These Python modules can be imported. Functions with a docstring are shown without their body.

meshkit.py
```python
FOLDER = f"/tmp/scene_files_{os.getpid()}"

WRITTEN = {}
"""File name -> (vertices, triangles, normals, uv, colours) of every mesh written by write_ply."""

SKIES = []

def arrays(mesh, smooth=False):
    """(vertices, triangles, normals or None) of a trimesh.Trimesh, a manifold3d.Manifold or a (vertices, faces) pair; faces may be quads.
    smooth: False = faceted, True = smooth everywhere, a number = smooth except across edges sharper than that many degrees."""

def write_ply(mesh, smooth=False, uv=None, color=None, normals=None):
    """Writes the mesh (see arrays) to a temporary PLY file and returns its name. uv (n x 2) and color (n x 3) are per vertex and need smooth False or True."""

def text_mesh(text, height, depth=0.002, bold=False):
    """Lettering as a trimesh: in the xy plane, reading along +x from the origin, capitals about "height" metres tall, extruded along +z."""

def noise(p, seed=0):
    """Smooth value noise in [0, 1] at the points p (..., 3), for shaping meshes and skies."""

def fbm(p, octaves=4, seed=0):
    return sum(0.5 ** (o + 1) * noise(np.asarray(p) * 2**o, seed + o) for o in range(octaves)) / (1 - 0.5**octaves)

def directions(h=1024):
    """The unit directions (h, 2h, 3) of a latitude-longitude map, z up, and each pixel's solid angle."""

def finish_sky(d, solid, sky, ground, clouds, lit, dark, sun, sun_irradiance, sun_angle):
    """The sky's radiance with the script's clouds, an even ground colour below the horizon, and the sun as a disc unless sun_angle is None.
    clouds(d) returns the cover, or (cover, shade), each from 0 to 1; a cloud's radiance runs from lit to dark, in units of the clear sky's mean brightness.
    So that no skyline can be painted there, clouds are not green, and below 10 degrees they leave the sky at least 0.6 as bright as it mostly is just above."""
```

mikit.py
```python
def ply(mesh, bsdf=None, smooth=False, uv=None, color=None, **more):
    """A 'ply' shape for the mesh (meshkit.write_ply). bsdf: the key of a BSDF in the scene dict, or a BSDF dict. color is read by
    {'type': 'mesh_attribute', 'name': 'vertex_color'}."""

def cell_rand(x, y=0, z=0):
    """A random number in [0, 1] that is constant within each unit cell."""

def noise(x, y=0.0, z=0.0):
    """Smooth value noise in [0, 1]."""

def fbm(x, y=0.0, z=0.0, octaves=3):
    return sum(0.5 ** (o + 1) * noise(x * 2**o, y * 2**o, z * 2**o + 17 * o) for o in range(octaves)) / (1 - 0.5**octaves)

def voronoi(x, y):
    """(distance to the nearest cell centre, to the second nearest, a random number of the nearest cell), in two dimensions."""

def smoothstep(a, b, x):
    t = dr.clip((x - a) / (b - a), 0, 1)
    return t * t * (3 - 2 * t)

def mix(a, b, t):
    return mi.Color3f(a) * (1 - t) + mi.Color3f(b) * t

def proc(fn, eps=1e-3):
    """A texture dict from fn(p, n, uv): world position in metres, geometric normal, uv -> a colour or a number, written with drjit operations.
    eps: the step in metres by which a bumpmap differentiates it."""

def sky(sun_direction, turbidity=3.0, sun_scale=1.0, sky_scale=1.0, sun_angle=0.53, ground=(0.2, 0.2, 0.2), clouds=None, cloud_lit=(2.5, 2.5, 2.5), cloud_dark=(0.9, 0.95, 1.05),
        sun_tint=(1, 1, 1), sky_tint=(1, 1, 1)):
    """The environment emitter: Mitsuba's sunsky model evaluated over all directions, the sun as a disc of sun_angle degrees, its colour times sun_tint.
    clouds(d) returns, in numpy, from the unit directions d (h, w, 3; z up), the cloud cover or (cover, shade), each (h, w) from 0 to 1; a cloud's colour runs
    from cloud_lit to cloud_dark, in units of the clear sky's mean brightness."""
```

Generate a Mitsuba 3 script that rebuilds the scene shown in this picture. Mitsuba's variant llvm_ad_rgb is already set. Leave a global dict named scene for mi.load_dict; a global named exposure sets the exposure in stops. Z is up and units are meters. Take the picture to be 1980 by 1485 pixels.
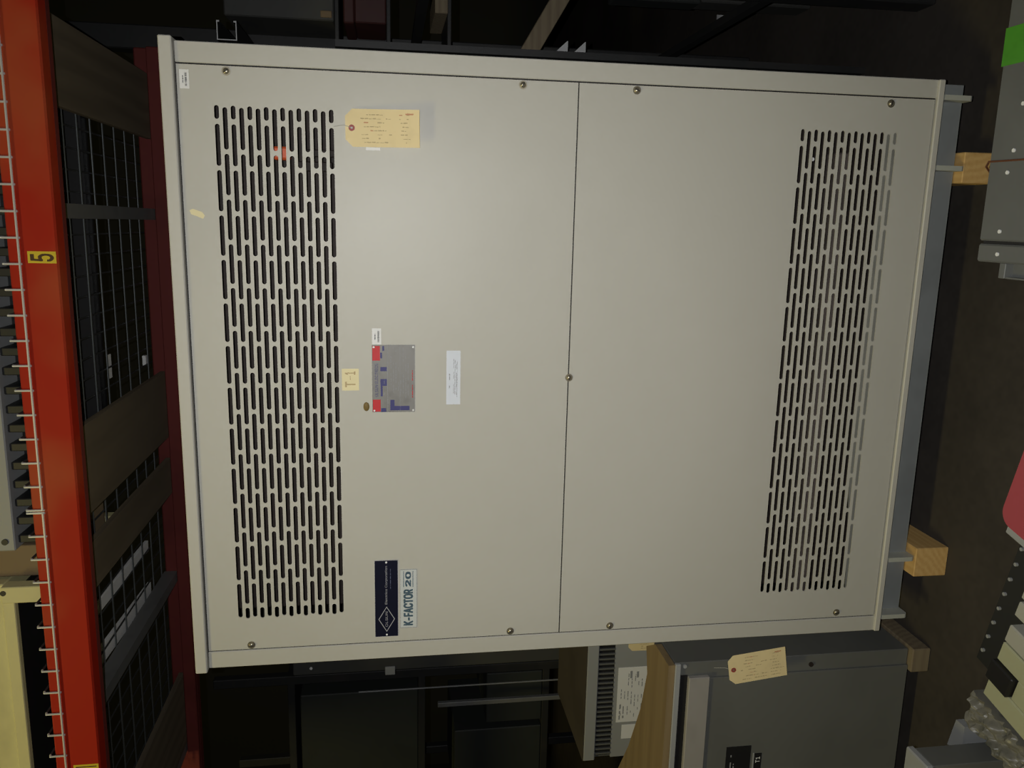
import math, random
import numpy as np, trimesh
import mitsuba as mi, drjit as dr
import mikit, meshkit
from mikit import proc, fbm, noise, smoothstep, mix
from shapely.geometry import Polygon, LineString, box as sbox
from scipy.spatial.transform import Rotation as Rot

T = mi.ScalarTransform4f
scene, labels = {}, {}
rng = random.Random(7)
ZB = 0.16                                     # all heights below are written from the transformer's underside; the floor is 0.16 under it

# ------------------------------------------------------------------ camera, light, exposure
EYE = np.array([0.3437, -1.7446, 1.2205 + ZB])
FWD = np.array([-0.2002, 0.9682, -0.1497])
UPV = np.array([0.9795, 0.2013, -0.0083])     # the photographer held the camera turned on its side
scene['camera'] = {'type': 'perspective', 'fov': 2 * math.degrees(math.atan(990 / 1588.0)), 'fov_axis': 'x', 'near_clip': 0.05, 'far_clip': 60,
                   'to_world': T().look_at(origin=EYE.tolist(), target=(EYE + FWD).tolist(), up=UPV.tolist())}
exposure = 0.0
LAMP = 44.0                                   # radiance of the warm strip lamp high over the aisle
LAMP_RGB = (1.0, 0.86, 0.34)
FLASH = 6.3                                   # the camera's own flash, beside its lens
scene['camera_flash'] = {'type': 'spot', 'to_world': T().look_at(origin=(EYE + np.array([0.004, -0.005, 0.045])).tolist(), target=(EYE + np.array([0.004, -0.005, 0.045]) + FWD).tolist(), up=[1, 0, 0]), 'beam_width': 14.0, 'cutoff_angle': 72.0, 'intensity': {'type': 'rgb', 'value': [FLASH, FLASH * 1.0, FLASH * 1.0]}}

# ------------------------------------------------------------------ materials
def pr(name, rgb, rough=0.5, metal=0.0, spec=0.4, var=0.0, scale=6.0, dark=None, **kw):
    """A principled material; var mixes in blotchy wear of its own colour (or of the colour dark)."""
    name = 'mat_' + name
    if var:
        d = dark or tuple(c * 0.6 for c in rgb)
        def fn(p, n, uv, rgb=rgb, d=d, var=var, s=scale):
            t = smoothstep(0.45, 0.75, fbm(p.x * s, p.y * s, p.z * s, 4)) * var
            return mix(rgb, d, t)
        col = proc(fn)
    else:
        col = {'type': 'rgb', 'value': list(rgb)}
    scene[name] = {'type': 'twosided', 'bsdf': {'type': 'principled', 'base_color': col, 'roughness': rough, 'metallic': metal, 'specular': spec, **kw}}
    return name

def wood(name, a, b, axis, s=1.0):
    name = 'mat_' + name
    def fn(p, n, uv):
        q = [p.x, p.y, p.z]
        u = q[axis]
        v, w = [q[i] for i in range(3) if i != axis]
        r = dr.sqrt(dr.square(v * 1.0 + 0.31) + dr.square(w + 0.17)) * 160 * s + 3.0 * fbm(u * 5 * s, v * 22 * s, w * 22 * s, 3)
        t = 0.5 + 0.5 * dr.sin(r * 2.4)
        f = fbm(u * 8 * s, v * 160 * s, w * 160 * s, 2)
        return mix(a, b, dr.clip(0.55 * t + 0.6 * f - 0.2, 0, 1))
    scene[name] = {'type': 'twosided', 'bsdf': {'type': 'principled', 'base_color': proc(fn), 'roughness': 0.7, 'specular': 0.25}}
    return name

BEIGE = pr('beige_paint', (0.49, 0.48, 0.424), 0.45, spec=0.33, var=0.07, scale=3.0)
BEIGE2 = pr('beige_edge', (0.51, 0.497, 0.44), 0.42, spec=0.4)
INNER = pr('dark_inside', (0.022, 0.020, 0.018), 0.7)
COIL = pr('coil_resin', (0.028, 0.021, 0.018), 0.7, var=0.7, scale=9, dark=(0.020, 0.016, 0.014))
STEEL = pr('core_steel', (0.022, 0.015, 0.0125), 0.7, var=0.7, scale=18)
CLAMP = pr('clamp_brown', (0.095, 0.078, 0.070), 0.7, var=0.7, scale=20, dark=(0.04, 0.033, 0.03))
ORANGE_IN = pr('orange_insulator', (0.62, 0.10, 0.03), 0.5)
BASEGREY = pr('base_grey', (0.24, 0.255, 0.245), 0.5, var=0.3, scale=9)
PANGREY = pr('pan_grey', (0.25, 0.245, 0.205), 0.6, var=0.4, scale=16)
FOOTCREAM = pr('foot_paint', (0.40, 0.41, 0.36), 0.5)
SCREW = pr('screw_zinc', (0.42, 0.38, 0.28), 0.35, metal=0.85)
BRASS = pr('brass', (0.17, 0.115, 0.035), 0.6, metal=0.2)
ALU = pr('aluminium_plate', (0.225, 0.22, 0.21), 0.5, metal=0.15, var=0.35, scale=40)
WHITE = pr('white_paper', (0.74, 0.745, 0.74), 0.6)
BWHITE = pr('blue_white_paper', (0.66, 0.70, 0.76), 0.6)
INK = pr('ink', (0.09, 0.095, 0.11), 0.7)
GINK = pr('grey_ink', (0.27, 0.28, 0.30), 0.7)
PENCIL = pr('pencil', (0.46, 0.36, 0.20), 0.8)
REDPENCIL = pr('red_pencil', (0.52, 0.27, 0.15), 0.8)
REDINK = pr('red_ink', (0.52, 0.025, 0.03), 0.5)
BLUEINK = pr('blue_ink', (0.050, 0.050, 0.17), 0.5)
DIMBLUE = pr('dim_blue_print', (0.075, 0.085, 0.14), 0.6)
NAVY = pr('navy_plate', (0.008, 0.009, 0.022), 0.35)
SILVER = pr('silver_print', (0.36, 0.36, 0.38), 0.5)
KPLATE = pr('pale_plate', (0.54, 0.57, 0.56), 0.5)
KINK = pr('slate_blue_ink', (0.055, 0.095, 0.13), 0.6)
CREAMLAB = pr('cream_label', (0.74, 0.66, 0.40), 0.6)
MANILA = pr('manila_card', (0.76, 0.625, 0.345), 0.75, var=0.15, scale=30)
EYELET = pr('eyelet_red', (0.30, 0.06, 0.05), 0.5)
STRING = pr('string', (0.42, 0.41, 0.36), 0.8)
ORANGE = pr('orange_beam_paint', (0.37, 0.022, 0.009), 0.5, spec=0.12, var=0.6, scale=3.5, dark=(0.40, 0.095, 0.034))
DKRED = pr('dark_red', (0.15, 0.030, 0.026), 0.65, spec=0.2, var=0.5, scale=6)
YELLOW = pr('yellow_label', (0.62, 0.47, 0.03), 0.5)
DKBROWN = pr('brown_print', (0.07, 0.035, 0.012), 0.6)
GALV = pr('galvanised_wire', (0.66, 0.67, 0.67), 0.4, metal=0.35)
MIDWIRE = pr('mid_tone_wire', (0.30, 0.33, 0.34), 0.42, metal=0.9)  # long wires: middle tone paints the little light they catch
SHADEWIRE = pr('shade_tone_wire', (0.035, 0.036, 0.036), 0.6)  # cross wires: dark tone paints them as catching no light
GALVD = pr('galvanised_dull', (0.22, 0.225, 0.225), 0.5, metal=0.4, var=0.4, scale=12)
BOARD = wood('chip_board', (0.150, 0.122, 0.085), (0.105, 0.085, 0.060), 1, 0.6)
PINEY = wood('pine_lengthwise', (0.62, 0.41, 0.165), (0.52, 0.31, 0.105), 1)
PINEX = wood('pine_grey', (0.22, 0.18, 0.115), (0.15, 0.115, 0.075), 0)
PLY = wood('dusty_plywood', (0.245, 0.18, 0.095), (0.19, 0.135, 0.07), 0, 0.5)
GREYENC = pr('enclosure_grey', (0.128, 0.131, 0.120), 0.5, var=0.25, scale=5)
GREYLIT = pr('enclosure_light_strip', (0.30, 0.285, 0.26), 0.5, var=0.3, scale=12)
GREY3 = pr('enclosure_mid_grey', (0.30, 0.31, 0.31), 0.5)
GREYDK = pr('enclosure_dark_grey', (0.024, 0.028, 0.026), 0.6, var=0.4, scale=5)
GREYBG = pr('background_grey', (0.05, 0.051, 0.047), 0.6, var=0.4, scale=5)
BLUEGREY = pr('box_blue_grey', (0.128, 0.134, 0.130), 0.45, var=0.25, scale=7)
GREENTAPE = pr('green_tape', (0.075, 0.30, 0.028), 0.45, var=0.4, scale=25)
RUST = pr('rusty_wire', (0.12, 0.045, 0.02), 0.7)
RED = pr('red_plastic', (0.36, 0.055, 0.070), 0.45)
TONEDTOP = pr('toned_top', (0.055, 0.046, 0.036), 0.9, var=0.4, scale=7)
BLACK = pr('black_plastic', (0.012, 0.012, 0.013), 0.5)
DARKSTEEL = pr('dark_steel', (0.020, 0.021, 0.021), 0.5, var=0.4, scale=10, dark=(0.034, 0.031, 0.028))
MODW = pr('module_white', (0.40, 0.40, 0.35), 0.5)
MODC = pr('module_cream', (0.40, 0.41, 0.27), 0.5)
CREAMPAINT = pr('cream_paint', (0.60, 0.56, 0.30), 0.5, var=0.35, scale=9)
CARTON = pr('carton', (0.20, 0.145, 0.085), 0.8, var=0.3, scale=9)
PLASTIC = pr('crumpled_plastic', (0.17, 0.165, 0.14), 0.35, var=0.85, scale=30, dark=(0.05, 0.055, 0.045))
DULLRED = pr('dull_red', (0.055, 0.018, 0.016), 0.6)
WALL = pr('wall_dark', (0.03, 0.03, 0.028), 0.9)

def floor_fn(p, n, uv):
    a = fbm(p.x * 3, p.y * 3, 0, 4)
    b = fbm(p.x * 60, p.y * 60, 3, 3)
    return mix((0.060, 0.052, 0.044), (0.030, 0.027, 0.024), dr.clip(1.6 * a - 0.45 + 0.5 * (b - 0.5), 0, 1))
scene['floor_dirt'] = {'type': 'twosided', 'bsdf': {'type': 'principled', 'base_color': proc(floor_fn), 'roughness': 0.85, 'specular': 0.2}}

# ------------------------------------------------------------------ helpers
cat_ = trimesh.util.concatenate
counts = {}
RACK_YAW = None
def number(base):
    k = counts.get(base, 0)
    counts[base] = k + 1
    return base if k == 0 else f'{base}_{k:03d}'

def place(m):
    m = m.copy()
    if RACK_YAW is not None:
        v = m.vertices - [0, 0.275, 0]
        m.vertices = v @ Rot.from_euler('z', RACK_YAW).as_matrix().T + [0, 0.275, 0]
    m.apply_translation([0, 0, ZB])
    return m

def thing(name, label, category, group=None):
    k = number(name)
    labels[k] = {'label': label, 'category': category}
    if group:
        labels[k]['group'] = group
    return k

def part(parent, name, mesh, mat, smooth=False, label=None, kind=None):
    k = number(f'{parent}__{name}')
    scene[k] = mikit.ply(place(mesh), mat, smooth)
    if label or kind:
        labels[k] = {}
        if label: labels[k]['label'] = label
        if kind: labels[k]['kind'] = kind
    return k

def single(name, mesh, mat, label, category, group=None, smooth=False):
    k = thing(name, label, category, group)
    scene[k] = mikit.ply(place(mesh), mat, smooth)
    return k

def struct(name, mesh, mat):
    scene[name] = mikit.ply(place(mesh), mat)
    labels[name] = {'kind': 'structure', 'label': name.replace('_', ' ')}

def bx(x0, x1, y0, y1, z0, z1, b=0.0):
    """A box, its edges chamfered by b."""
    lo, hi = np.minimum([x0, y0, z0], [x1, y1, z1]), np.maximum([x0, y0, z0], [x1, y1, z1])
    if b <= 0:
        return trimesh.creation.box(bounds=[lo, hi])
    b = min(b, 0.45 * (hi - lo).min())
    pts = []
    for sx in (0, 1):
        for sy in (0, 1):
            for sz in (0, 1):
                c = np.where([sx, sy, sz], hi, lo)
                s = np.where([sx, sy, sz], -1, 1) * b
                for k in range(3):
                    q = c + s
                    q[k] = c[k]
                    pts.append(q)
    return trimesh.convex.convex_hull(np.array(pts))

def tube(pts, r, n=8):
    """A round bar along the points."""
    pts = [np.asarray(p, float) for p in pts]
    ms = []
    for a, b in zip(pts[:-1], pts[1:]):
        ms.append(trimesh.creation.cylinder(radius=r, segment=[a, b], sections=n))
    for p in pts[1:-1]:
        ms.append(trimesh.creation.icosphere(subdivisions=1, radius=r * 1.02).apply_translation(p))
    return cat_(ms)

def face(poly, y, t):
    """A shapely polygon in (x, z), as a plate whose front (towards -y) is at y and whose thickness is t."""
    geoms = getattr(poly, 'geoms', [poly])
    ms = []
    for g in geoms:
        m = trimesh.creation.extrude_polygon(g, t, engine='earcut')
        v = m.vertices
        m.vertices = np.c_[v[:, 0], y + t - v[:, 2], v[:, 1]]
        ms.append(m)
    return cat_(ms)

def plan(poly, z0, z1):
    m = trimesh.creation.extrude_polygon(poly, z1 - z0, engine='earcut')
    m.apply_translation([0, 0, z0])
    return m

def text(s, x0, x1, z0, z1, y, bold=False, t=0.0004, fat=0.0):
    """Lettering that fills the rectangle, read from -y."""
    m = meshkit.text_mesh(s, 0.02, 0.001, bold)
    v = m.vertices - m.bounds[0]
    e = m.bounds[1] - m.bounds[0]
    v = v / e
    m.vertices = np.c_[x0 + fat + v[:, 0] * (x1 - x0 - 2 * fat), y - v[:, 2] * t, z0 + fat / 2 + v[:, 1] * (z1 - z0 - fat)]
    if not fat:
        return m
    return cat_([m.copy().apply_translation([a * fat, -0.00001 * k, b * fat / 2]) for k, (a, b) in enumerate(((-1, -1), (-1, 1), (0, 0), (1, -1), (1, 1)))])

def scribble(x0, x1, zs, h, y, fill=0.7, word=0.008, seed=0, t=0.0003):
    """Lines of print too small to read: broken short bars."""
    r = random.Random(seed)
    ms = []
    for z in zs:
        x = x0 + r.uniform(0, 0.1) * (x1 - x0)
        end = x0 + r.uniform(0.75, 1.0) * (x1 - x0)
        while x < end:
            w = min(word * r.uniform(0.5, 1.6), end - x)
            if r.random() < fill:
                ms.append(bx(x, x + w, y - t, y, z - h / 2 * r.uniform(.6, 1), z + h / 2 * r.uniform(.6, 1)))
            x += w + word * 0.3
    return cat_(ms)

def disc(x, y, z, r, t, n=16):
    """A short cylinder whose axis is y, its front at y - t."""
    return trimesh.creation.cylinder(radius=r, segment=[[x, y - t, z], [x, y, z]], sections=n)

def rotz(m, a, at=(0, 0, 0)):
    m = m.copy()
    m.apply_transform(trimesh.transformations.rotation_matrix(a, [0, 0, 1], at))
    return m

# ------------------------------------------------------------------ the setting
F = -ZB
struct('floor', bx(-5, 5, -6, 5.5, F - 0.1, F), 'floor_dirt')
struct('wall_back', bx(-5, 5, 5.5, 5.6, F, 6), WALL)
struct('wall_front', bx(-5, 5, -6.1, -6, F, 6), WALL)
struct('wall_left', bx(-5.1, -5, -6, 5.5, F, 6), WALL)
struct('wall_right', bx(5, 5.1, -6, 5.5, F, 6), WALL)
struct('ceiling', bx(-5, 5, -6, 5.5, 6, 6.1), WALL)

# the lamp over the aisle, behind the photographer
lk = thing('fluorescent_lamp', 'white fluorescent strip lamp hung on two rods above the aisle behind the camera', 'lamp')
LX, LY, LZ = -1.6, -2.2, 4.4
tilt = Rot.from_euler('x', math.radians(38)).as_matrix()
def lampmesh(m):
    m.vertices = m.vertices @ tilt.T + [LX, LY, LZ]
    return m
part(lk, 'housing', lampmesh(bx(-0.64, 0.64, -0.16, 0.16, 0.012, 0.08, 0.01)), WHITE)
q = lampmesh(trimesh.Trimesh([[-0.6, -0.14, 0], [0.6, -0.14, 0], [0.6, 0.14, 0], [-0.6, 0.14, 0]], [[0, 2, 1], [0, 3, 2]], process=False))
kq = part(lk, 'diffuser', q, WHITE)
scene[kq]['emitter'] = {'type': 'area', 'radiance': {'type': 'rgb', 'value': [LAMP * c for c in LAMP_RGB]}}
for sx in (-0.5, 0.5):
    part(lk, 'rod', tube([[LX + sx, LY - 0.03, LZ + 0.05], [LX + sx, LY - 0.03, 6]], 0.006), GALVD)

# ------------------------------------------------------------------ the transformer cabinet
W2 = 0.6587
tr = thing('transformer_cabinet', 'large beige ventilated steel transformer cabinet with two slotted grilles standing on wooden blocks', 'electrical cabinet')

def slots(ztop, zbot):
    out = []
    n, w = 15, 0.0088
    for r in range(n):
        z = ztop - w / 2 - r * (ztop - zbot - w) / (n - 1)
        s = 1 if r % 2 == 0 else -1
        spans = [(0.5175, 0.543)] + [(0.508 - 0.088 * k - 0.0795, 0.508 - 0.088 * k) for k in range(12)]
        for a, b in spans:
            out.append(LineString([(s * (a + w / 2), z), (s * (b - w / 2), z)]).buffer(w / 2, quad_segs=4))
    return out

def panel(x0, x1, z0, z1, holes):
    return Polygon([(x0, z0), (x1, z0), (x1, z1), (x0, z1)], [list(h.exterior.coords)[::-1] for h in holes])

XP = 0.6163
up = part(tr, 'upper_panel', face(panel(-XP, XP, 0.8262, 1.6175, slots(1.5508, 1.3228)), 0.0, 0.003), BEIGE, label='upper front panel with a slotted grille')
lo = part(tr, 'lower_panel', face(panel(-XP, XP, 0.0195, 0.8236, slots(0.3275, 0.1003)), 0.0, 0.003), BEIGE, label='lower front panel with a slotted grille')
for s in (-1, 1):
    part(tr, 'corner_post', bx(s * (XP + 0.0032), s * W2, 0.0, 0.05, 0.0, 1.6190, 0.0015), BEIGE)
    part(tr, 'side_panel', bx(s * (W2 - 0.003), s * (W2 - 0.0005), 0.051, 0.85, 0.0, 1.619), BEIGE)
part(tr, 'back_panel', bx(-W2 + 0.004, W2 - 0.004, 0.85, 0.853, 0.0, 1.619), BEIGE)
part(tr, 'top_cap', bx(-0.666, 0.666, -0.009, 0.862, 1.6215, 1.6465, 0.002), BEIGE2, label='overhanging top cap')
part(tr, 'bottom_lip', bx(-W2, W2, -0.006, 0.012, 0.0015, 0.0165, 0.002), BEIGE2)
# dark backing behind the seams
part(tr, 'seam_backing', cat_([bx(-0.63, 0.63, 0.004, 0.01, 0.815, 0.835), bx(-0.64, -0.605, 0.004, 0.02, 0.0, 1.62), bx(0.605, 0.64, 0.004, 0.02, 0.0, 1.62), bx(-0.63, 0.63, 0.0045, 0.012, 1.600, 1.6205)]), INNER)
# what the slots show: core, coils, a pale base frame
part(tr, 'base_frame', face(Polygon([(-0.60, 0.03), (0.60, 0.03), (0.60, 0.1215), (-0.25, 0.1215), (-0.40, 0.108), (-0.60, 0.096)]), 0.009, 0.003), PANGREY, label='pale sheet seen through the lowest slots')
for i, x in enumerate((-0.38, 0.0, 0.38)):
    part(tr, 'coil', trimesh.creation.cylinder(radius=0.185, segment=[[x, 0.29, 0.375], [x, 0.29, 1.27]], sections=32), COIL, 30)
part(tr, 'core_yoke', bx(-0.57, 0.57, 0.10, 0.46, 1.285, 1.575, 0.004), STEEL)
part(tr, 'core_yoke', bx(-0.57, 0.57, 0.10, 0.46, 0.045, 0.36, 0.004), STEEL)
part(tr, 'core_clamp', bx(-0.59, 0.50, 0.040, 0.095, 0.178, 0.216, 0.003), CLAMP)
part(tr, 'shade_liner_back', bx(-0.64, 0.64, 0.80, 0.805, 0.02, 1.60), INNER)  # dark liners added: the shade inside the cabinet is put into their colour
part(tr, 'shade_liner_side', bx(-0.650, -0.645, 0.06, 0.80, 0.02, 1.60), INNER)
part(tr, 'shade_liner_side', bx(0.645, 0.650, 0.06, 0.80, 0.02, 1.60), INNER)
part(tr, 'shade_liner_floor', bx(-0.64, 0.64, 0.05, 0.80, 0.022, 0.026), INNER)
part(tr, 'insulator', bx(0.447, 0.473, 0.05, 0.09, 1.416, 1.450, 0.004), ORANGE_IN, label='orange insulator seen through the upper slots')
part(tr, 'bus_bar', bx(0.425, 0.445, 0.05, 0.058, 1.33, 1.40, 0.002), STEEL)
part(tr, 'bus_bar', bx(0.455, 0.470, 0.06, 0.068, 1.32, 1.39, 0.002), STEEL)
part(tr, 'terminal_bolt', disc(0.343, 0.05, 1.433, 0.005, 0.01), WHITE)
part(tr, 'terminal_bolt', disc(0.482, 0.03, 0.284, 0.004, 0.01), WHITE)
# base skirt, fork channels
part(tr, 'base_skirt', bx(-0.63, 0.655, 0.03, 0.036, -0.069, -0.001, 0.001), BASEGREY, label='grey steel base skirt')
for a, b in ((0.471, 0.622), (-0.622, -0.469)):
    t = 0.0055
    g = part(tr, 'fork_channel', bx(a, b, 0.038, 0.84, -0.006, -0.0005), FOOTCREAM)
    for x in (a, b):
        prof = Polygon([(-0.004, -0.001), (0.83, -0.001), (0.83, -0.0715), (0.004, -0.0715), (-0.001, -0.069), (-0.004, -0.064)])
        m = trimesh.creation.extrude_polygon(prof, 2 * t, engine='earcut')
        v = m.vertices
        m.vertices = np.c_[x - t + v[:, 2], v[:, 0], v[:, 1]]
        part(tr, 'foot_flange', m, FOOTCREAM)
# screws
for i, (x, z) in enumerate([(0.6105, 1.525), (0.6105, 0.942), (0.6105, 0.701), (0.6075, 0.124), (-0.6105, 1.526), (-0.6105, 0.942), (-0.6105, 0.702), (-0.6075, 0.122), (-0.0036, 0.8235)]):
    x *= 0.994
    head = cat_([disc(x, 0.0, z, 0.0085, 0.0012, 20), trimesh.creation.icosphere(subdivisions=2, radius=1.0).apply_transform(np.diag([0.0062, 0.0045, 0.0062, 1])).apply_translation([x, -0.001, z])])
    slot = bx(-0.0052, 0.0052, -0.0058, -0.004, -0.0009, 0.0009)
    slot.apply_transform(trimesh.transformations.rotation_matrix(rng.uniform(0, 3), [0, 1, 0]))
    slot.apply_translation([x, 0, z])
    k = part(tr, 'screw', head, SCREW, 40)
    part(k, 'slot', slot, INNER)
# name plate, in millimetres from its upper left corner
P = part(tr, 'rating_plate', bx(-0.0765, 0.0700, -0.0012, 0.0, 1.1625, 1.2532), ALU, label='silver rating plate with red and blue printed fields')
def onplate(x0, ztop, rects, y):
    return cat_([bx(x0 + a / 1000, x0 + b / 1000, y - 0.0003, y, ztop - d / 1000, ztop - c / 1000) for a, b, c, d in rects])
px0, pzt, py = -0.0765, 1.2532, -0.0012
for rr in [(113, 144.5, 1, 17), (1.5, 28, 1, 17.5)]:
    part(P, 'red_field', onplate(px0, pzt, [rr], py), REDINK)
for rr in [(90, 99, 17.5, 31), (58, 73, 17.5, 31), (35, 58, 18, 22), (0.8, 9, 18.5, 29), (118, 130, 17.5, 21.5), (134, 144, 22, 26), (4, 27, 38, 47), (4, 13.5, 47, 79)]:
    part(P, 'blue_field', onplate(px0, pzt, [rr], py), BLUEINK)
part(P, 'rule', onplate(px0, pzt, [(1, 145, 32.2, 33.2), (1, 145, 59, 59.6)], py), GINK)
part(P, 'lettering', text('OLSUN ELECTRICS', px0 + 0.034, px0 + 0.106, pzt - 0.0125, pzt - 0.0060, py), BLUEINK, label='blue lettering')
part(P, 'fine_print', cat_([scribble(px0 + 0.030, px0 + 0.142, [pzt - 0.040 - 0.0052 * i for i in range(8)], 0.0014, py, 0.6, 0.007, 5), scribble(px0 + 0.034, px0 + 0.080, [pzt - 0.0255], 0.0014, py, .6, .005, 6)]), GINK)
part(P, 'red_print', scribble(px0 + 0.030, px0 + 0.092, [pzt - 0.0855], 0.0022, py, 0.85, 0.006, 8), REDINK)
for a, c in ((4, 4), (142, 4), (4, 87), (142, 87)):
    part(P, 'rivet', disc(px0 + a / 1000, py, pzt - c / 1000, 0.0022, 0.0012, 12), WHITE)
# navy plate with the maker's diamond
B = part(tr, 'brand_plate', bx(-0.6027, -0.4185, -0.0012, 0.0, 1.2018, 1.2525), NAVY, label='navy plate with a diamond emblem')
part(B, 'rim', cat_([bx(-0.6027, -0.4185, -0.0015, 0, 1.2525, 1.2532), bx(-0.4185, -0.4176, -0.0015, 0, 1.2018, 1.2532), bx(-0.6034, -0.6027, -0.0015, 0, 1.2018, 1.2532), bx(-0.6027, -0.4185, -0.0015, 0, 1.2010, 1.2018)]), SILVER)
dc = np.array([-0.5605, 1.2270])
outer = Polygon([dc + [-0.0315, 0], dc + [0, 0.0187], dc + [0.0315, 0], dc + [0, -0.0187]])
inner = Polygon([dc + [-0.0283, 0], dc + [0, 0.0165], dc + [0.0283, 0], dc + [0, -0.0165]])
part(B, 'diamond', face(outer.difference(inner), -0.0016, 0.0004), SILVER)
part(B, 'lettering', cat_([text('OLSUN', dc[0] - 0.0185, dc[0] + 0.0185, 1.2243, 1.2300, -0.0012), text('Electrics Corporation', -0.5240, -0.4315, 1.2238, 1.2305, -0.0012)]), SILVER)
part(B, 'fine_print', scribble(-0.4880, -0.4320, [1.2180], 0.0022, -0.0012, 0.9, 0.006, 3), DIMBLUE)
for x in (-0.5985, -0.4225):
    part(B, 'rivet', disc(x, -0.0012, 1.2270, 0.0024, 0.0010, 12), WHITE)
# K-factor plate
K = part(tr, 'factor_plate', bx(-0.5842, -0.4415, -0.0010, 0.0, 1.1587, 1.1965), KPLATE, label='pale plate lettered K-FACTOR 20')
kx, kz = -0.5842, 1.1965
part(K, 'border', cat_([bx(kx, -0.4415, -0.0014, -0.001, 1.1958, 1.1965), bx(kx, -0.4415, -0.0014, -0.001, 1.1587, 1.1594), bx(kx, kx + .0008, -0.0014, -0.001, 1.1587, 1.1965), bx(-0.4423, -0.4415, -0.0014, -0.001, 1.1587, 1.1965)]), GINK)
part(K, 'lettering', text('K-FACTOR', kx + 0.0055, kx + 0.0945, kz - 0.0290, kz - 0.0075, -0.001, True, fat=0.0007), KINK)
part(K, 'numeral', text('20', kx + 0.1010, kx + 0.1370, kz - 0.0245, kz - 0.0115, -0.001, True, fat=0.0007), KINK)
part(K, 'rule', onplate(kx, kz, [(100, 138, 7.3, 8.6), (100, 138, 28, 29.3)], -0.001), KINK)
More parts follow.
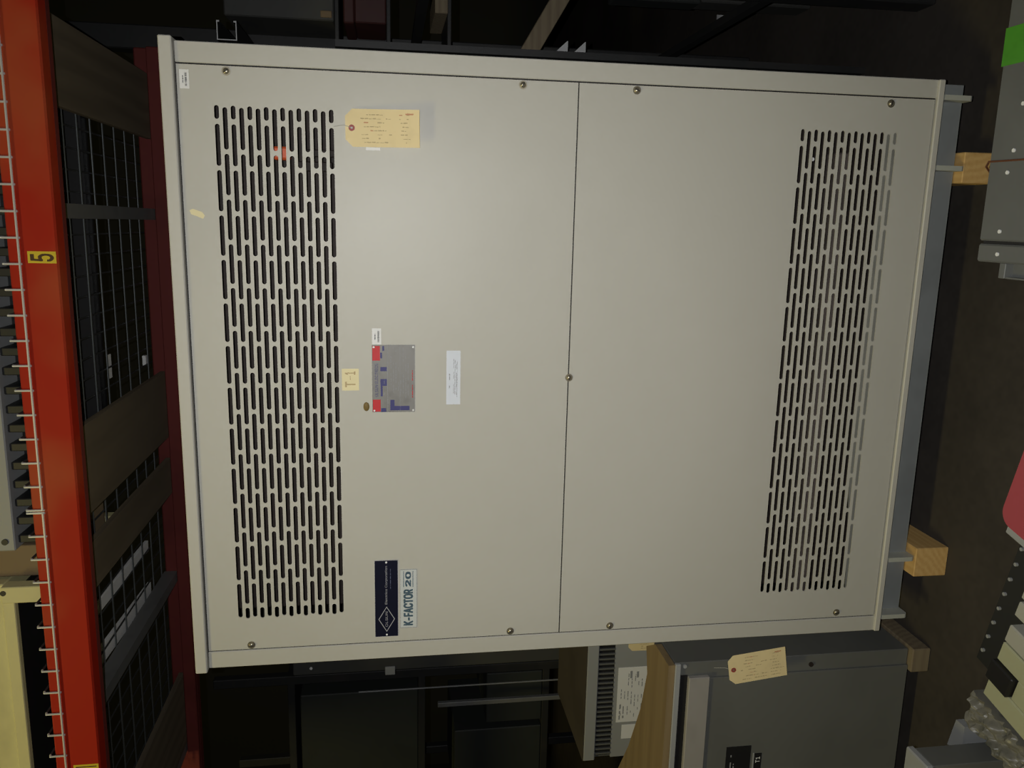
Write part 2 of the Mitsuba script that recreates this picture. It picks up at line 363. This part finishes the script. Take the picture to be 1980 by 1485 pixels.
# stickers
s1 = part(tr, 'notice_sticker', bx(-0.0612, 0.0574, -0.0004, 0.0, 1.0645, 1.0948), BWHITE, label='white notice sticker with fine print')
part(s1, 'fine_print', cat_([scribble(-0.045, 0.040, [1.0790, 1.0760, 1.0730, 1.0715], 0.0012, -0.0004, 0.85, 0.006, 2), scribble(-0.026, 0.016, [1.0878], 0.0022, -0.0004, 0.8, 0.006, 4)]), GINK)
s2 = part(tr, 'letter_label', bx(-0.0282, 0.0190, -0.0004, 0.0, 1.2809, 1.3165), CREAMLAB, label='cream label lettered T-1')
part(s2, 'lettering', cat_([text('T', -0.0210, -0.0090, 1.2880, 1.3100, -0.0004, True), bx(-0.0050, 0.0030, -0.0008, -0.0004, 1.2983, 1.2997), text('1', 0.0060, 0.0130, 1.2880, 1.3100, -0.0004, True)]), PENCIL)
for x0, x1, z0, z1, sd in ((0.0710, 0.1055, 1.2332, 1.2524, 11), (0.5712, 0.6063, 1.5945, 1.6120, 12)):
    s3 = part(tr, 'barcode_sticker', bx(x0, x1, -0.0004, 0.0, z0, z1), WHITE, label='small white barcode sticker')
    r = random.Random(sd)
    xs, ms = x0 + 0.005, []
    while xs < x1 - 0.006:
        w = r.choice((0.0005, 0.0008, 0.0013))
        ms.append(bx(xs, xs + w, -0.0007, -0.0004, z0 + 0.0040, z0 + 0.0078)); xs += w + r.choice((0.0004, 0.0008))
    part(s3, 'barcode', cat_(ms), INK)
    part(s3, 'fine_print', scribble(x0 + .010, x1 - .010, [z1 - 0.0062], 0.0022, -0.0004, 0.9, .004, sd), INK)
part(tr, 'white_sticker', bx(0.4678, 0.4735, -0.0005, 0.0, 1.2315, 1.2600), WHITE, label='sliver of a white sticker below the tag')
part(tr, 'brass_stud', trimesh.creation.icosphere(subdivisions=2, radius=1.0).apply_transform(np.diag([0.0098, 0.002, 0.0064, 1])).apply_translation([-0.0640, -0.0003, 1.2660]), BRASS, True, label='oval brass stud')
part(tr, 'paint_chip', face(Polygon([(0.325, 1.582), (0.331, 1.578), (0.338, 1.583), (0.344, 1.600), (0.341, 1.607), (0.333, 1.604), (0.330, 1.594)]), -0.0003, 0.0003), CREAMLAB, label='pale chip in the paint')

# ------------------------------------------------------------------ shipping tags
def hang_tag(key, corner, du, dv, curl, w=0.073, h=0.147, mat=MANILA, seed=1, string_to=None, eyelet=EYELET):
    """corner: upper left corner; du, dv: unit vectors along the width and down the length; curl(t): how far it stands off along -y at t of its length."""
    c = 0.014
    poly = Polygon([(c, 0), (w - c, 0), (w, c), (w, h), (0, h), (0, c)])
    hole = LineString([(w / 2, 0.0125), (w / 2, 0.01251)]).buffer(0.0022, quad_segs=5)
    def warp(m):
        v = m.vertices
        o = np.array(corner) + v[:, :1] * np.array(du) + v[:, 1:2] * np.array(dv)
        o[:, 1] -= np.array([curl(a) for a in v[:, 1] / h]) + v[:, 2]
        m.vertices = o
        m.fix_normals()
        return m
    strips = [poly.difference(hole).intersection(sbox(-1, h * i / 12 - (1e-9), 1, h * (i + 1) / 12)) for i in range(12)]
    part(key, 'card', warp(cat_([trimesh.creation.extrude_polygon(s, 0.0006, engine='earcut') for s in strips])), mat)
    ring = LineString([(w / 2, 0.0125), (w / 2, 0.01251)]).buffer(0.0062, quad_segs=6).difference(hole)
    part(key, 'eyelet', warp(trimesh.creation.extrude_polygon(ring, 0.0009, engine='earcut')), eyelet)
    r = random.Random(seed)
    ms, mr = [], []
    for i in range(8):
        a, end = 0.008 + r.uniform(0, .004), w - 0.008 - r.uniform(0, 0.02)
        y = 0.040 + i * 0.0145
        for a0, b0 in [(r.uniform(.03, .05), r.uniform(.06, .1)), (r.uniform(.105, .115), r.uniform(.12, .14))]:
            x = 0.008 + i * (w - 0.016) / 7.5
            t = a0
            while t < b0:
                l = r.uniform(.003, .009)
                if r.random() < .85:
                    (mr if r.random() < .08 else ms).append((x, x + r.uniform(.0010, .0024), t, min(t + l, b0)))
                t += l + .0015
    # handwriting runs across the tag's length
    mk = lambda q: warp(cat_([trimesh.creation.extrude_polygon(sbox(a, c0, b, d), 0.0008, engine='earcut') for a, b, c0, d in q]))
    part(key, 'handwriting', mk(ms), PENCIL)
    part(key, 'red_stamp', mk([(w - 0.0105, w - 0.0075, 0.119, 0.135)]), REDPENCIL)
    if mr: part(key, 'red_writing', mk(mr), REDPENCIL)
    if string_to is not None:
        hp = np.array(corner) + np.array(du) * w / 2 + np.array(dv) * 0.0125
        hp[1] -= curl(0.08) + 0.001
        mid = (hp + np.array(string_to)) / 2 + [0.004, -0.002, -0.002]
        part(key, 'string', tube([hp, mid, string_to], 0.0006, 5), STRING)

t1 = thing('shipping_tag', 'manila shipping tag with red eyelet tied to the upper grille of the beige cabinet', 'tag')
hang_tag(t1, (0.4730, -0.0035, 1.2995), (1, 0, 0.010), (0.008, 0, -1), lambda t: 0.001 + 0.016 * t ** 1.5, string_to=(0.5110, -0.0012, 1.3225), seed=3)

# ------------------------------------------------------------------ timbers under the cabinet
single('timber_block', bx(0.440, 0.508, 0.002, 0.75, F, -0.0718, 0.002), PINEY, 'pine block under the right foot of the beige cabinet, partly behind the blue-grey box', 'wood block', 'pine blocks under the beige cabinet')
single('timber_block', rotz(bx(-0.516, -0.441, -0.006, 0.60, F, -0.0718, 0.002), 0.0), PINEY, 'pine block under the left foot of the beige cabinet, end grain showing', 'wood block', 'pine blocks under the beige cabinet')

# ------------------------------------------------------------------ the pallet rack
RACK_YAW = 0.012
YB = 0.275
fb = thing('rack_beam', 'bright orange front rack beam with a yellow number 5 label', 'rack beam', None)
part(fb, 'beam', bx(-3.2, 0.89, YB, YB + 0.048, 1.960, 2.066, 0.004), ORANGE)
part(fb, 'inner_ledge', bx(-3.2, 0.89, YB + 0.0485, YB + 0.075, 1.962, 2.019, 0.002), DKRED, label='inner ledge in a darker red for its shade')  # darker red than the beam paints the shade on its underside
for xc, s in ((0.2285, '5'), (-1.0720, '')):
    l5 = part(fb, 'number_label', bx(xc - 0.0135, xc + 0.0135, YB - 0.0008, YB, 1.9640, 2.0245), YELLOW)
    if s != '5':
        part(l5, 'numeral', bx(xc + 0.0055, xc + 0.0080, YB - 0.0012, YB - 0.0008, 1.9690, 2.0190), DKBROWN)
    if s == '5':
        part(l5, 'numeral', text('5', xc - 0.0092, xc + 0.0085, 1.9690, 2.0190, YB - 0.0008, True), DKBROWN)
rb = thing('rack_beam', 'dark red rear beam of the rack seen below the wire decks', 'rack beam')
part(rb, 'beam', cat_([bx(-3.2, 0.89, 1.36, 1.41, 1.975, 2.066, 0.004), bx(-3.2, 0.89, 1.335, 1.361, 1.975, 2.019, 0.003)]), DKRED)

ZM = 2.0725
def wire_deck(x0, x1, label, channels):
    d = thing('wire_deck', label, 'wire shelf deck', None)
    r = 0.0028
    for j in range(10):
        y = 0.3595 + 0.108 * j
        part(d, 'long_wire', tube([[x0, y, ZM], [x1, y, ZM]], r, 6), MIDWIRE)
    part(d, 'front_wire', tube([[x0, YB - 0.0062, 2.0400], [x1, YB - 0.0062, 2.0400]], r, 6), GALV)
    n = int(round((x1 - x0) / 0.0580))
    for i in range(n + 1):
        x = x0 + (x1 - x0) * i / n
        part(d, 'cross_wire', tube([[x, 1.40, ZM + 2 * r], [x, YB + 0.004, ZM + 2 * r]], r, 6), SHADEWIRE)
        part(d, 'hook', tube([[x, YB + 0.004, ZM + 2 * r], [x, YB - 0.0035, ZM + r], [x, YB - 0.0034, 2.0360]], r, 6), GALV)  # brighter tone than the other wires paints the light on the hooks
    for x in channels:
        ch = cat_([bx(x - 0.019, x + 0.019, 0.328, 1.356, 2.0220, 2.0245), bx(x - 0.019, x - 0.0165, 0.328, 1.356, 2.0225, 2.0690), bx(x + 0.0165, x + 0.019, 0.328, 1.356, 2.0225, 2.0690)])
        part(d, 'support_channel', ch, GALVD)
    return d
wire_deck(-0.3720, 0.7980, 'galvanised wire deck above the number 5 label of the orange beam', (0.3350,))
wire_deck(-1.7950, -0.3790, 'galvanised wire deck under the cream cabinet', (-1.0200, -1.7400))
for x0, x1, nm in ((0.590, 0.805, 'wide brown board under the wire deck to the right of the number 5 label'), (-0.470, -0.225, 'wide brown board under the joint of the two wire decks'), (-0.685, -0.552, 'narrow brown board under the wire deck with the cream cabinet')):
    single('support_board', bx(x0, x1, 0.327, 1.357, 2.0205, 2.0395, 0.001), BOARD, nm, 'board')
single('support_board', bx(-1.72, -1.425, 0.327, 1.357, 2.0205, 2.0395, 0.001), BOARD, 'brown board under the wire deck nearest to the rear red beam corner', 'board')
for x, um in ((-3.24, DKRED), (0.932, DARKSTEEL)):
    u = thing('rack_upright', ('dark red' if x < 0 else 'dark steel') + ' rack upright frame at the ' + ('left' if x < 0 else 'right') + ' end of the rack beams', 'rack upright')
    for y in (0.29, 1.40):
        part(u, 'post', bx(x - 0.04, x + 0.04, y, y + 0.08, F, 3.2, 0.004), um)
    for z in (0.2, 1.1, 2.3):
        part(u, 'brace', bx(x - 0.012, x + 0.012, 0.37, 1.40, z, z + 0.03), um)

# on the deck
ZD = ZM + 0.0085
cc = thing('cream_cabinet', 'cream painted steel cabinet on short legs standing on the wire deck', 'cabinet')
part(cc, 'body', bx(-1.62, -0.606, 0.385, 0.92, 2.196, 2.75, 0.003), CREAMPAINT)
part(cc, 'bottom_rail', bx(-1.576, -0.650, 0.372, 0.392, 2.168, 2.198, 0.002), CREAMPAINT)
part(cc, 'shade_sheet', bx(-1.575, -0.651, 0.392, 0.88, 2.190, 2.1955), BLACK)  # black sheet added to paint the shade under the cabinet
for x0, x1 in ((-0.650, -0.606), (-1.62, -1.576)):
    for y0, y1 in ((0.365, 0.405), (0.88, 0.92)):
        leg = part(cc, 'leg', bx(x0, x1, y0, y1, ZD, 2.1958, 0.002), CREAMPAINT)
        if y0 < 0.5:
            part(leg, 'bolt_hole', disc((x0 + x1) / 2 + 0.006, y0, 2.1900, 0.007, 0.001, 12), BLACK)
gs = thing('grey_cabinet', 'light grey steel cabinet on a black slatted skid above the orange beam', 'cabinet')
part(gs, 'body', bx(-0.512, 0.75, 0.372, 0.95, 2.153, 2.62, 0.003), GREY3)
part(gs, 'bolt', disc(-0.487, 0.372, 2.176, 0.008, 0.003, 10), DARKSTEEL)
sk = thing('slatted_skid', 'black slatted skid carrying the light grey cabinet on the wire deck', 'skid')
part(sk, 'bearer', bx(-0.50, 0.74, 0.47, 0.50, ZD, 2.152), BLACK)
part(sk, 'bearer', bx(-0.50, 0.74, 0.85, 0.90, ZD, 2.152), BLACK)
for i in range(26):
    x = -0.495 + i * 0.048
    part(sk, 'slat', bx(x, x + 0.020, 0.385, 0.47, ZD + 0.001, 2.150, 0.002), DARKSTEEL)
part(sk, 'rail', bx(-0.50, 0.74, 0.392, 0.470, 2.098, 2.108), DARKSTEEL)
single('carton_box', bx(-0.600, -0.516, 0.42, 0.80, ZD, 2.40, 0.002), CARTON, 'brown carton squeezed between the light grey and the cream cabinet', 'carton')
for i, (x0, x1, a) in enumerate(((-0.852, -0.812, 0.03), (-1.020, -0.966, 0.05), (-1.090, -1.062, 0.02))):
    single('loose_slat', rotz(bx(x0, x1, 0.50, 1.22, ZD, ZD + 0.012, 0.001), a, ((x0 + x1) / 2, 0.9, 0)), WHITE,
           ('pale slat lying on the wire deck, nearest the brown boards', 'pale slat lying on the wire deck, broad middle one', 'pale slat lying on the wire deck, thin farthest one')[i], 'slat')
single('paper_scrap', bx(-0.175, -0.100, 0.93, 0.965, ZD, ZD + 0.003), WHITE, 'white paper scrap on the wire deck, the larger one', 'paper')
single('paper_scrap', bx(-0.200, -0.165, 1.335, 1.352, ZD, ZD + 0.012), WHITE, 'white paper scrap on the wire deck by the rear beam', 'paper')
RACK_YAW = None

# ------------------------------------------------------------------ grey enclosure to the left, its wooden top, its tag
g2 = thing('grey_enclosure', 'grey steel enclosure with a light strip, left of the beige cabinet', 'electrical enclosure')
part(g2, 'body', bx(-1.42, -0.732, 0.026, 0.185, -0.109, 0.522, 0.002), GREYENC)
part(g2, 'cover', bx(-1.42, -0.775, 0.020, 0.026, -0.109, 0.430, 0.0015), GREYENC)
part(g2, 'top_lip', bx(-1.42, -0.731, 0.016, 0.026, 0.509, 0.524, 0.002), GREY3)
part(g2, 'light_strip', bx(-1.42, -0.768, 0.012, 0.026, 0.4335, 0.488, 0.002), GREYLIT, label='lighter raised strip')
part(g2, 'groove_shade', bx(-1.42, -0.766, 0.0245, 0.0262, 0.488, 0.508), BLACK)  # black strip paints the shadow of the recess above the light strip
bl = part(g2, 'black_label', bx(-1.15, -0.974, 0.0188, 0.020, 0.305, 0.3715), BLACK, label='black label')
part(bl, 'fine_print', scribble(-1.14, -0.985, [0.358, 0.350], 0.004, 0.0188, 0.8, 0.012, 21), GINK)
b2 = part(g2, 'code_label', bx(-1.10, -0.998, 0.0188, 0.020, 0.2745, 0.2945), BLACK, label='small black label lettered T1')
part(b2, 'lettering', text('T1', -1.025, -1.008, 0.2785, 0.2905, 0.0188, True), WHITE)
part(b2, 'rim', bx(-1.10, -0.996, 0.0186, 0.020, 0.2945, 0.2985), GREY3)
part(g2, 'bolt', disc(-0.758, 0.026, 0.160, 0.006, 0.004, 10), STEEL)
part(g2, 'bolt', disc(-0.741, 0.026, 0.497, 0.005, 0.004, 10), GREY3)
for x in (-0.790, -1.40):
    single('skid_block', bx(x, x + 0.065, 0.008, 0.21, F, -0.1095, 0.003), PINEX, 'weathered wood block under the ' + ('right' if x > -1 else 'left') + ' end of the grey enclosure', 'wood block')
single('plywood_board', plan(Polygon([(-0.733, 0.018), (-0.733, 0.122), (-0.775, 0.189), (-0.845, 0.170), (-0.977, 0.209), (-1.148, 0.293), (-1.284, 0.379), (-1.42, 0.44), (-1.42, 0.018)]), 0.5245, 0.5415), PLY, 'dusty plywood board lying on top of the grey enclosure', 'board')
t2 = thing('shipping_tag', 'manila shipping tag hanging askew at the right corner of the grey enclosure', 'tag')
ax = np.array([0.0235, 0, -0.142]); ax /= np.linalg.norm(ax)
perp = np.array([-ax[2], 0, ax[0]])
c0 = np.array([-0.7465, 0.004, 0.3925]) - perp * 0.039
hang_tag(t2, c0, perp, ax, lambda t: 0.004 + 0.010 * t, w=0.079, h=0.146, string_to=(-0.744, 0.014, 0.425), seed=9)

# the second, smaller enclosure behind it
g3 = thing('vented_enclosure', 'grey enclosure with louvre slots and a white data label behind the plywood board', 'electrical enclosure')
part(g3, 'body', bx(-1.563, -0.95, 0.812, 1.235, F, 0.500, 0.002), GREYENC)
part(g3, 'lid', bx(-1.566, -0.947, 0.796, 1.24, 0.497, 0.539, 0.003), GREY3)
part(g3, 'toned_top', bx(-1.5655, -0.9475, 0.798, 1.2395, 0.5385, 0.5412), TONEDTOP, label='brown top painted darker against the lamp light')  # darker sheet on the lid, its colour offsets the strong lamp light
part(g3, 'front_plate', face(panel(-1.563, -0.95, F + 0.01, 0.437, []), 0.806, 0.006), GREY3)
part(g3, 'louvre_back', bx(-1.555, -0.96, 0.8095, 0.8121, 0.437, 0.496), BLACK)
for i in range(32):
    x = -1.548 + i * 0.0186
    part(g3, 'louvre', bx(x, x + 0.0060, 0.802, 0.811, 0.4375, 0.4965, 0.001), GREYENC)
dl = part(g3, 'data_label', bx(-1.425, -1.210, 0.805, 0.806, 0.300, 0.4225), WHITE, label='white data label')
part(dl, 'fine_print', cat_([scribble(-1.415, -1.225, [0.408 - 0.0125 * i for i in range(9)], 0.0035, 0.805, 0.6, 0.014, 31), scribble(-1.415, -1.34, [0.411, 0.398], 0.006, 0.805, 0.95, 0.02, 32), scribble(-1.255, -1.222, [0.374, 0.350], 0.009, 0.805, 1, 0.02, 33)]), GINK)
part(g3, 'small_label', bx(-1.492, -1.436, 0.805, 0.806, 0.330, 0.400), WHITE, label='small white label')
t3 = thing('shipping_tag', 'tag half hidden by the beige cabinet in front of the vented enclosure', 'tag')
hang_tag(t3, (-1.140, 0.794, 0.395), (1, 0, 0.0), (0, 0, -1), lambda t: 0.001 + 0.004 * t, string_to=(-1.104, 0.792, 0.45), seed=15)

# ------------------------------------------------------------------ dim things behind, to the left
tg = thing('tall_enclosure', 'tall dark grey enclosure standing behind the beige cabinet on its left', 'electrical enclosure')
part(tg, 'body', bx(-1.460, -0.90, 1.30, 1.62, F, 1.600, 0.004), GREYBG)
part(tg, 'flange', bx(-1.475, -1.440, 1.29, 1.30, 1.20, 1.24, 0.002), GREY3)
part(tg, 'screw', disc(-1.430, 1.30, 1.53, 0.006, 0.003, 8), WHITE)
dn = thing('dark_shelf_stack', 'dark steel shelving at the left behind the grey enclosures', 'shelving')
for x in (-2.30, -1.60):
    for y in (1.50, 1.95):
        part(dn, 'post', bx(x - 0.02, x + 0.02, y, y + 0.04, F, 1.95, 0.003), DARKSTEEL)
for z in (0.55, 1.10, 1.65):
    part(dn, 'shelf', bx(-2.32, -1.58, 1.50, 1.99, z - 0.03, z, 0.002), DARKSTEEL)
for x0, x1, z0, z1, nm in ((-2.26, -1.90, 0.5505, 0.94, 'dim grey box on the lowest shelf of the dark shelving, left one'), (-1.87, -1.63, 0.5505, 0.80, 'dim grey box on the lowest shelf of the dark shelving, right one'), (-2.20, -1.68, 1.1005, 1.60, 'dim wide grey box on the middle shelf of the dark shelving')):
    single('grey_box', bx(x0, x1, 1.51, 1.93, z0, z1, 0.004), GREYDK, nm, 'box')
single('steel_rod', tube([[-1.610, 1.40, F], [-1.610, 1.40, 1.35]], 0.004, 8), GALVD, 'thin upright steel rod left of the tall dark enclosure', 'rod')
single('steel_bar', bx(-1.72, -1.70, 1.42, 1.44, F, 1.02, 0.002), GALVD, 'upright flat steel bar left of the thin rod', 'bar')

# ------------------------------------------------------------------ dim things behind, to the right
sh = thing('steel_shelving', 'dark steel shelving behind the beige cabinet on its right', 'shelving')
for x in (0.815, 1.48):
    for y in (1.085, 1.35):
        part(sh, 'post', bx(x - 0.02, x + 0.02, y, y + 0.04, F, 1.90, 0.003), DARKSTEEL)
for z in (1.020, 1.215, 1.378):
    part(sh, 'shelf', bx(0.795, 1.50, 1.10, 1.385, z - 0.014, z, 0.002), DARKSTEEL)
gb = thing('grey_box', 'dark grey metal box on the top shelf right behind the beige cabinet', 'box')
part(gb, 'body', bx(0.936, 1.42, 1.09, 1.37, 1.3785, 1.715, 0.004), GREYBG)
part(gb, 'latch', bx(0.945, 0.965, 1.082, 1.09, 1.385, 1.42, 0.002), CARTON)
rt = thing('red_toolbox', 'dull red metal box on the shelf below the dark grey one', 'box')
part(rt, 'body', bx(0.938, 1.30, 1.10, 1.36, 1.2155, 1.315, 0.004), DULLRED)
part(rt, 'lid', bx(0.935, 1.303, 1.097, 1.363, 1.316, 1.350, 0.004), DULLRED)
sp = [(0, 0), (0.0585, 0), (0.0585, 0.056), (0.050, 0.056), (0.050, 0.0515), (0.0555, 0.0515), (0.0555, 0.003), (0.003, 0.003), (0.003, 0.0515), (0.0085, 0.0515), (0.0085, 0.056), (0, 0.056)]
m = trimesh.creation.extrude_polygon(Polygon(sp), 0.36, engine='earcut')
v = m.vertices
m.vertices = np.c_[0.8455 + v[:, 1], 1.00 + v[:, 2], 1.6625 + v[:, 0]]
st = thing('strut_channel', 'galvanised strut channel end beside the top of the beige cabinet', 'channel')
part(st, 'channel', m, DARKSTEEL)  # dark body colour stands in for the unlit inside of the channel
m2 = trimesh.creation.extrude_polygon(Polygon(sp), 0.004, engine='earcut')
v = m2.vertices
m2.vertices = np.c_[0.8455 + v[:, 1], 0.9955 + v[:, 2], 1.6625 + v[:, 0]]
part(st, 'lit_end', m2, GALV, label='end face painted bright as if lit')  # thin bright slice paints the light falling on the end face
single('steel_angle', cat_([bx(0.772, 0.775, 0.60, 0.64, F, 1.35), bx(0.772, 0.790, 0.60, 0.603, F, 1.35)]), DARKSTEEL, 'dark steel angle standing upright beside the beige cabinet', 'steel angle')
def leaning(p0, p1, w, t):
    p0, p1 = np.array(p0, float), np.array(p1, float)
    L = np.linalg.norm(p1 - p0); u = (p1 - p0) / L
    n = np.array([0, 1, 0]); s = np.cross(u, n)
    m = bx(0, L, -t / 2, t / 2, -w / 2, w / 2, 0.002)
    m.vertices = p0 + m.vertices[:, :1] * u + m.vertices[:, 1:2] * n - m.vertices[:, 2:3] * s
    return m
single('leaning_plank', leaning((0.20, 0.935, 1.156), (2.38, 0.935, -0.124), 0.053, 0.034), PINEX, 'long weathered plank leaning down to the floor behind the beige cabinet', 'plank')
single('short_plank', bx(0.972, 1.40, 1.06, 1.37, 1.0205, 1.062, 0.002), PINEX, 'pale end of a short plank on the lower shelf', 'plank')
for z in (0.626, 0.566):
    tri = Polygon([(0.846, z + 0.072), (0.910, z + 0.003), (0.910, z), (0.834, z), (0.834, z + 0.072)])
    single('shelf_bracket', cat_([face(tri, 1.062, 0.003), bx(0.834, 0.910, 1.062, 1.084, z, z + 0.003)]), GALV, 'triangular galvanised bracket on the shelving post, ' + ('upper' if z > 0.6 else 'lower') + ' one', 'bracket')
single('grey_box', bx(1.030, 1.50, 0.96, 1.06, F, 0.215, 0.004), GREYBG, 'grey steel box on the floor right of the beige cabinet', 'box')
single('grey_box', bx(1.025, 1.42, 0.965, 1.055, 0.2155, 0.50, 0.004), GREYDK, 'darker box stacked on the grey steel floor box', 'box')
single('angle_clip', cat_([bx(1.13, 1.17, 1.69, 1.693, F, F + 0.035), bx(1.13, 1.17, 1.66, 1.693, F, F + 0.003)]), GALV, 'small bright metal angle on the dark floor far right', 'bracket')

# ------------------------------------------------------------------ foreground: blue-grey box with green tape
fg = thing('floor_box', 'blue-grey steel box with a band of green tape on the floor in front', 'box')
part(fg, 'body', bx(0.319, 1.15, -0.88, -0.352, F, 0.140, 0.003), BLUEGREY)
part(fg, 'end_cap', bx(0.281, 0.3135, -0.88, -0.352, F, 0.140, 0.003), BLUEGREY)
part(fg, 'seam', bx(0.313, 0.3195, -0.87, -0.357, F + 0.005, 0.134), BLACK)
part(fg, 'bracket', cat_([bx(0.255, 0.281, -0.88, -0.409, 0.118, 0.121), bx(0.254, 0.257, -0.88, -0.409, F, 0.134), bx(0.254, 0.281, -0.424, -0.409, F, 0.137, 0.001)]), BLUEGREY)
part(fg, 'green_tape', bx(0.622, 0.686, -0.882, -0.3505, F + 0.02, 0.1408), GREENTAPE, label='band of green tape')
for x, y in ((0.475, -0.410), (0.438, -0.402), (0.336, -0.403), (0.296, -0.405), (0.552, -0.417)):
    part(fg, 'screw', trimesh.creation.cylinder(radius=0.0035, segment=[[x, y, 0.139], [x, y, 0.1425]], sections=10), WHITE)
single('rusty_wire', tube([[0.459, -0.62, 0.1415], [0.458, -0.436, 0.1415], [0.459, -0.353, 0.1415], [0.452, -0.330, 0.128], [0.440, -0.310, 0.10], [0.432, -0.30, 0.02], [0.430, -0.295, F + 0.002]], 0.0018, 6), RUST, 'thin rusty wire running over the blue-grey box down to the floor', 'wire')

# ------------------------------------------------------------------ foreground: stripped panelboard, turned on the floor
O, U, V = np.array([-0.187, -0.452]), np.array([-0.972, 0.235]), np.array([-0.235, -0.972])
def loc(m):
    """From the panelboard's own (along, towards the aisle, up) to the floor."""
    v = m.vertices.copy()
    xy = O + v[:, :1] * U + v[:, 1:2] * V
    m = m.copy()
    m.vertices = np.c_[xy, v[:, 2]]
    m.fix_normals()
    return m
pb = thing('panelboard', 'stripped panelboard with white breaker modules and a bolted black edge lying on the floor', 'panelboard')
part(pb, 'base_tray', loc(bx(0.055, 0.479, -0.030, 0.40, F, -0.105, 0.003)), DARKSTEEL)
part(pb, 'bolted_edge', loc(bx(0.055, 0.479, -0.135, -0.030, F, -0.104, 0.003)), DARKSTEEL, label='black edge strip with bolts')
for i in range(8):
    u = 0.168 + i * 0.0395
    q = loc(trimesh.creation.cylinder(radius=0.0042, segment=[[u, -0.121, -0.105], [u, -0.121, -0.0985]], sections=8))
    part(pb, 'bolt', q, GREY3)
part(pb, 'end_plate', loc(bx(0.018, 0.046, -0.02, 0.40, F, 0.058, 0.003)), GREY3)
for a, b, mt in ((0.176, 0.214, MODW), (0.222, 0.258, MODW), (0.282, 0.324, MODW), (0.3275, 0.374, MODC), (0.424, 0.472, MODC)):
    part(pb, 'breaker_module', loc(bx(a, b, -0.026, 0.13, -0.1045, -0.040, 0.003)), mt)
part(pb, 'module_bridge', loc(bx(0.3742, 0.4238, 0.038, 0.13, -0.1045, -0.042, 0.002)), MODC)
part(pb, 'black_breaker', loc(bx(0.3745, 0.4235, -0.028, 0.036, -0.1045, -0.030, 0.003)), BLACK, label='black breaker')
part(pb, 'card_strip', loc(bx(0.27, 0.478, 0.135, 0.165, -0.1045, -0.045, 0.002)), CARTON)
# crumpled plastic over its end
gx, gy = np.meshgrid(np.linspace(0.482, 0.566, 36), np.linspace(-0.044, 0.15, 40), indexing='ij')
hz = -0.072 + 0.045 * meshkit.fbm(np.stack([gx * 40, gy * 40, gx * 0], -1), 3, 4) + 0.016 * meshkit.noise(np.stack([gx * 110, gy * 110, gx * 0], -1), 2)
tp = np.stack([gx, gy, hz], -1).reshape(-1, 3)
fs = []
for i in range(35):
    for j in range(39):
        a = i * 40 + j
        fs += [[a, a + 40, a + 41], [a, a + 41, a + 1]]
btm = tp.copy(); btm[:, 2] = F + 0.001
n0 = len(tp)
ring = [i * 40 for i in range(36)] + [35 * 40 + j for j in range(1, 40)] + [i * 40 + 39 for i in range(34, -1, -1)] + [j for j in range(38, 0, -1)]
fs2 = list(fs)
for a, b in zip(ring, ring[1:] + ring[:1]):
    fs2 += [[a, b, b + n0], [a, b + n0, a + n0]]
fs2 += [[c + n0, b + n0, a + n0] for a, b, c in fs]
single('plastic_bag', loc(trimesh.Trimesh(np.vstack([tp, btm]), fs2, process=False)), PLASTIC, 'crumpled grey plastic bag of parts at the end of the panelboard', 'bag', smooth=30)
single('cover_sheet', plan(Polygon([(-0.815, -0.242), (-0.741, -0.259), (-0.741, -0.287), (-0.800, -0.287)]), F + 0.0005, F + 0.125), GREY3, 'pale grey corner of a cover between the plastic bag and the grey sheet box', 'cover')
rc = thing('red_case', 'red plastic case with rounded corners beside the panelboard', 'case')
rp = sbox(-0.40, -0.09 + 0.09, -0.0, 0.32)
rp = sbox(-0.40, 0.0, 0.0, 0.32).buffer(-0.028).buffer(0.028, quad_segs=6)
part(rc, 'lid', loc(plan(rp, 0.062, 0.100)), RED, 20)
part(rc, 'body', loc(plan(rp.buffer(-0.012), F, 0.062)), BLACK)
single('pipe_stub', loc(bx(-0.16, -0.02, -0.075, -0.035, F, 0.02, 0.006)), GREY3, 'short pale grey conduit end behind the red case', 'conduit')
ss = thing('sheet_box', 'grey sheet metal box standing on the floor at the near left corner', 'box')
part(ss, 'body', bx(-1.25, -0.775, -0.36, -0.296, F, 0.088, 0.002), GREYENC)
part(ss, 'rim', bx(-1.25, -0.772, -0.364, -0.292, 0.0885, 0.106, 0.003), GREY3)
single('red_strip', loc(bx(0.60, 0.88, 0.155, 0.172, F, -0.03, 0.002)), REDINK, 'red edged strip in front of the plastic bag', 'strip')
single('white_panel', loc(bx(0.58, 0.95, 0.174, 0.42, F, -0.045, 0.002)), WHITE, 'white panel behind the red strip at the frame edge', 'panel')
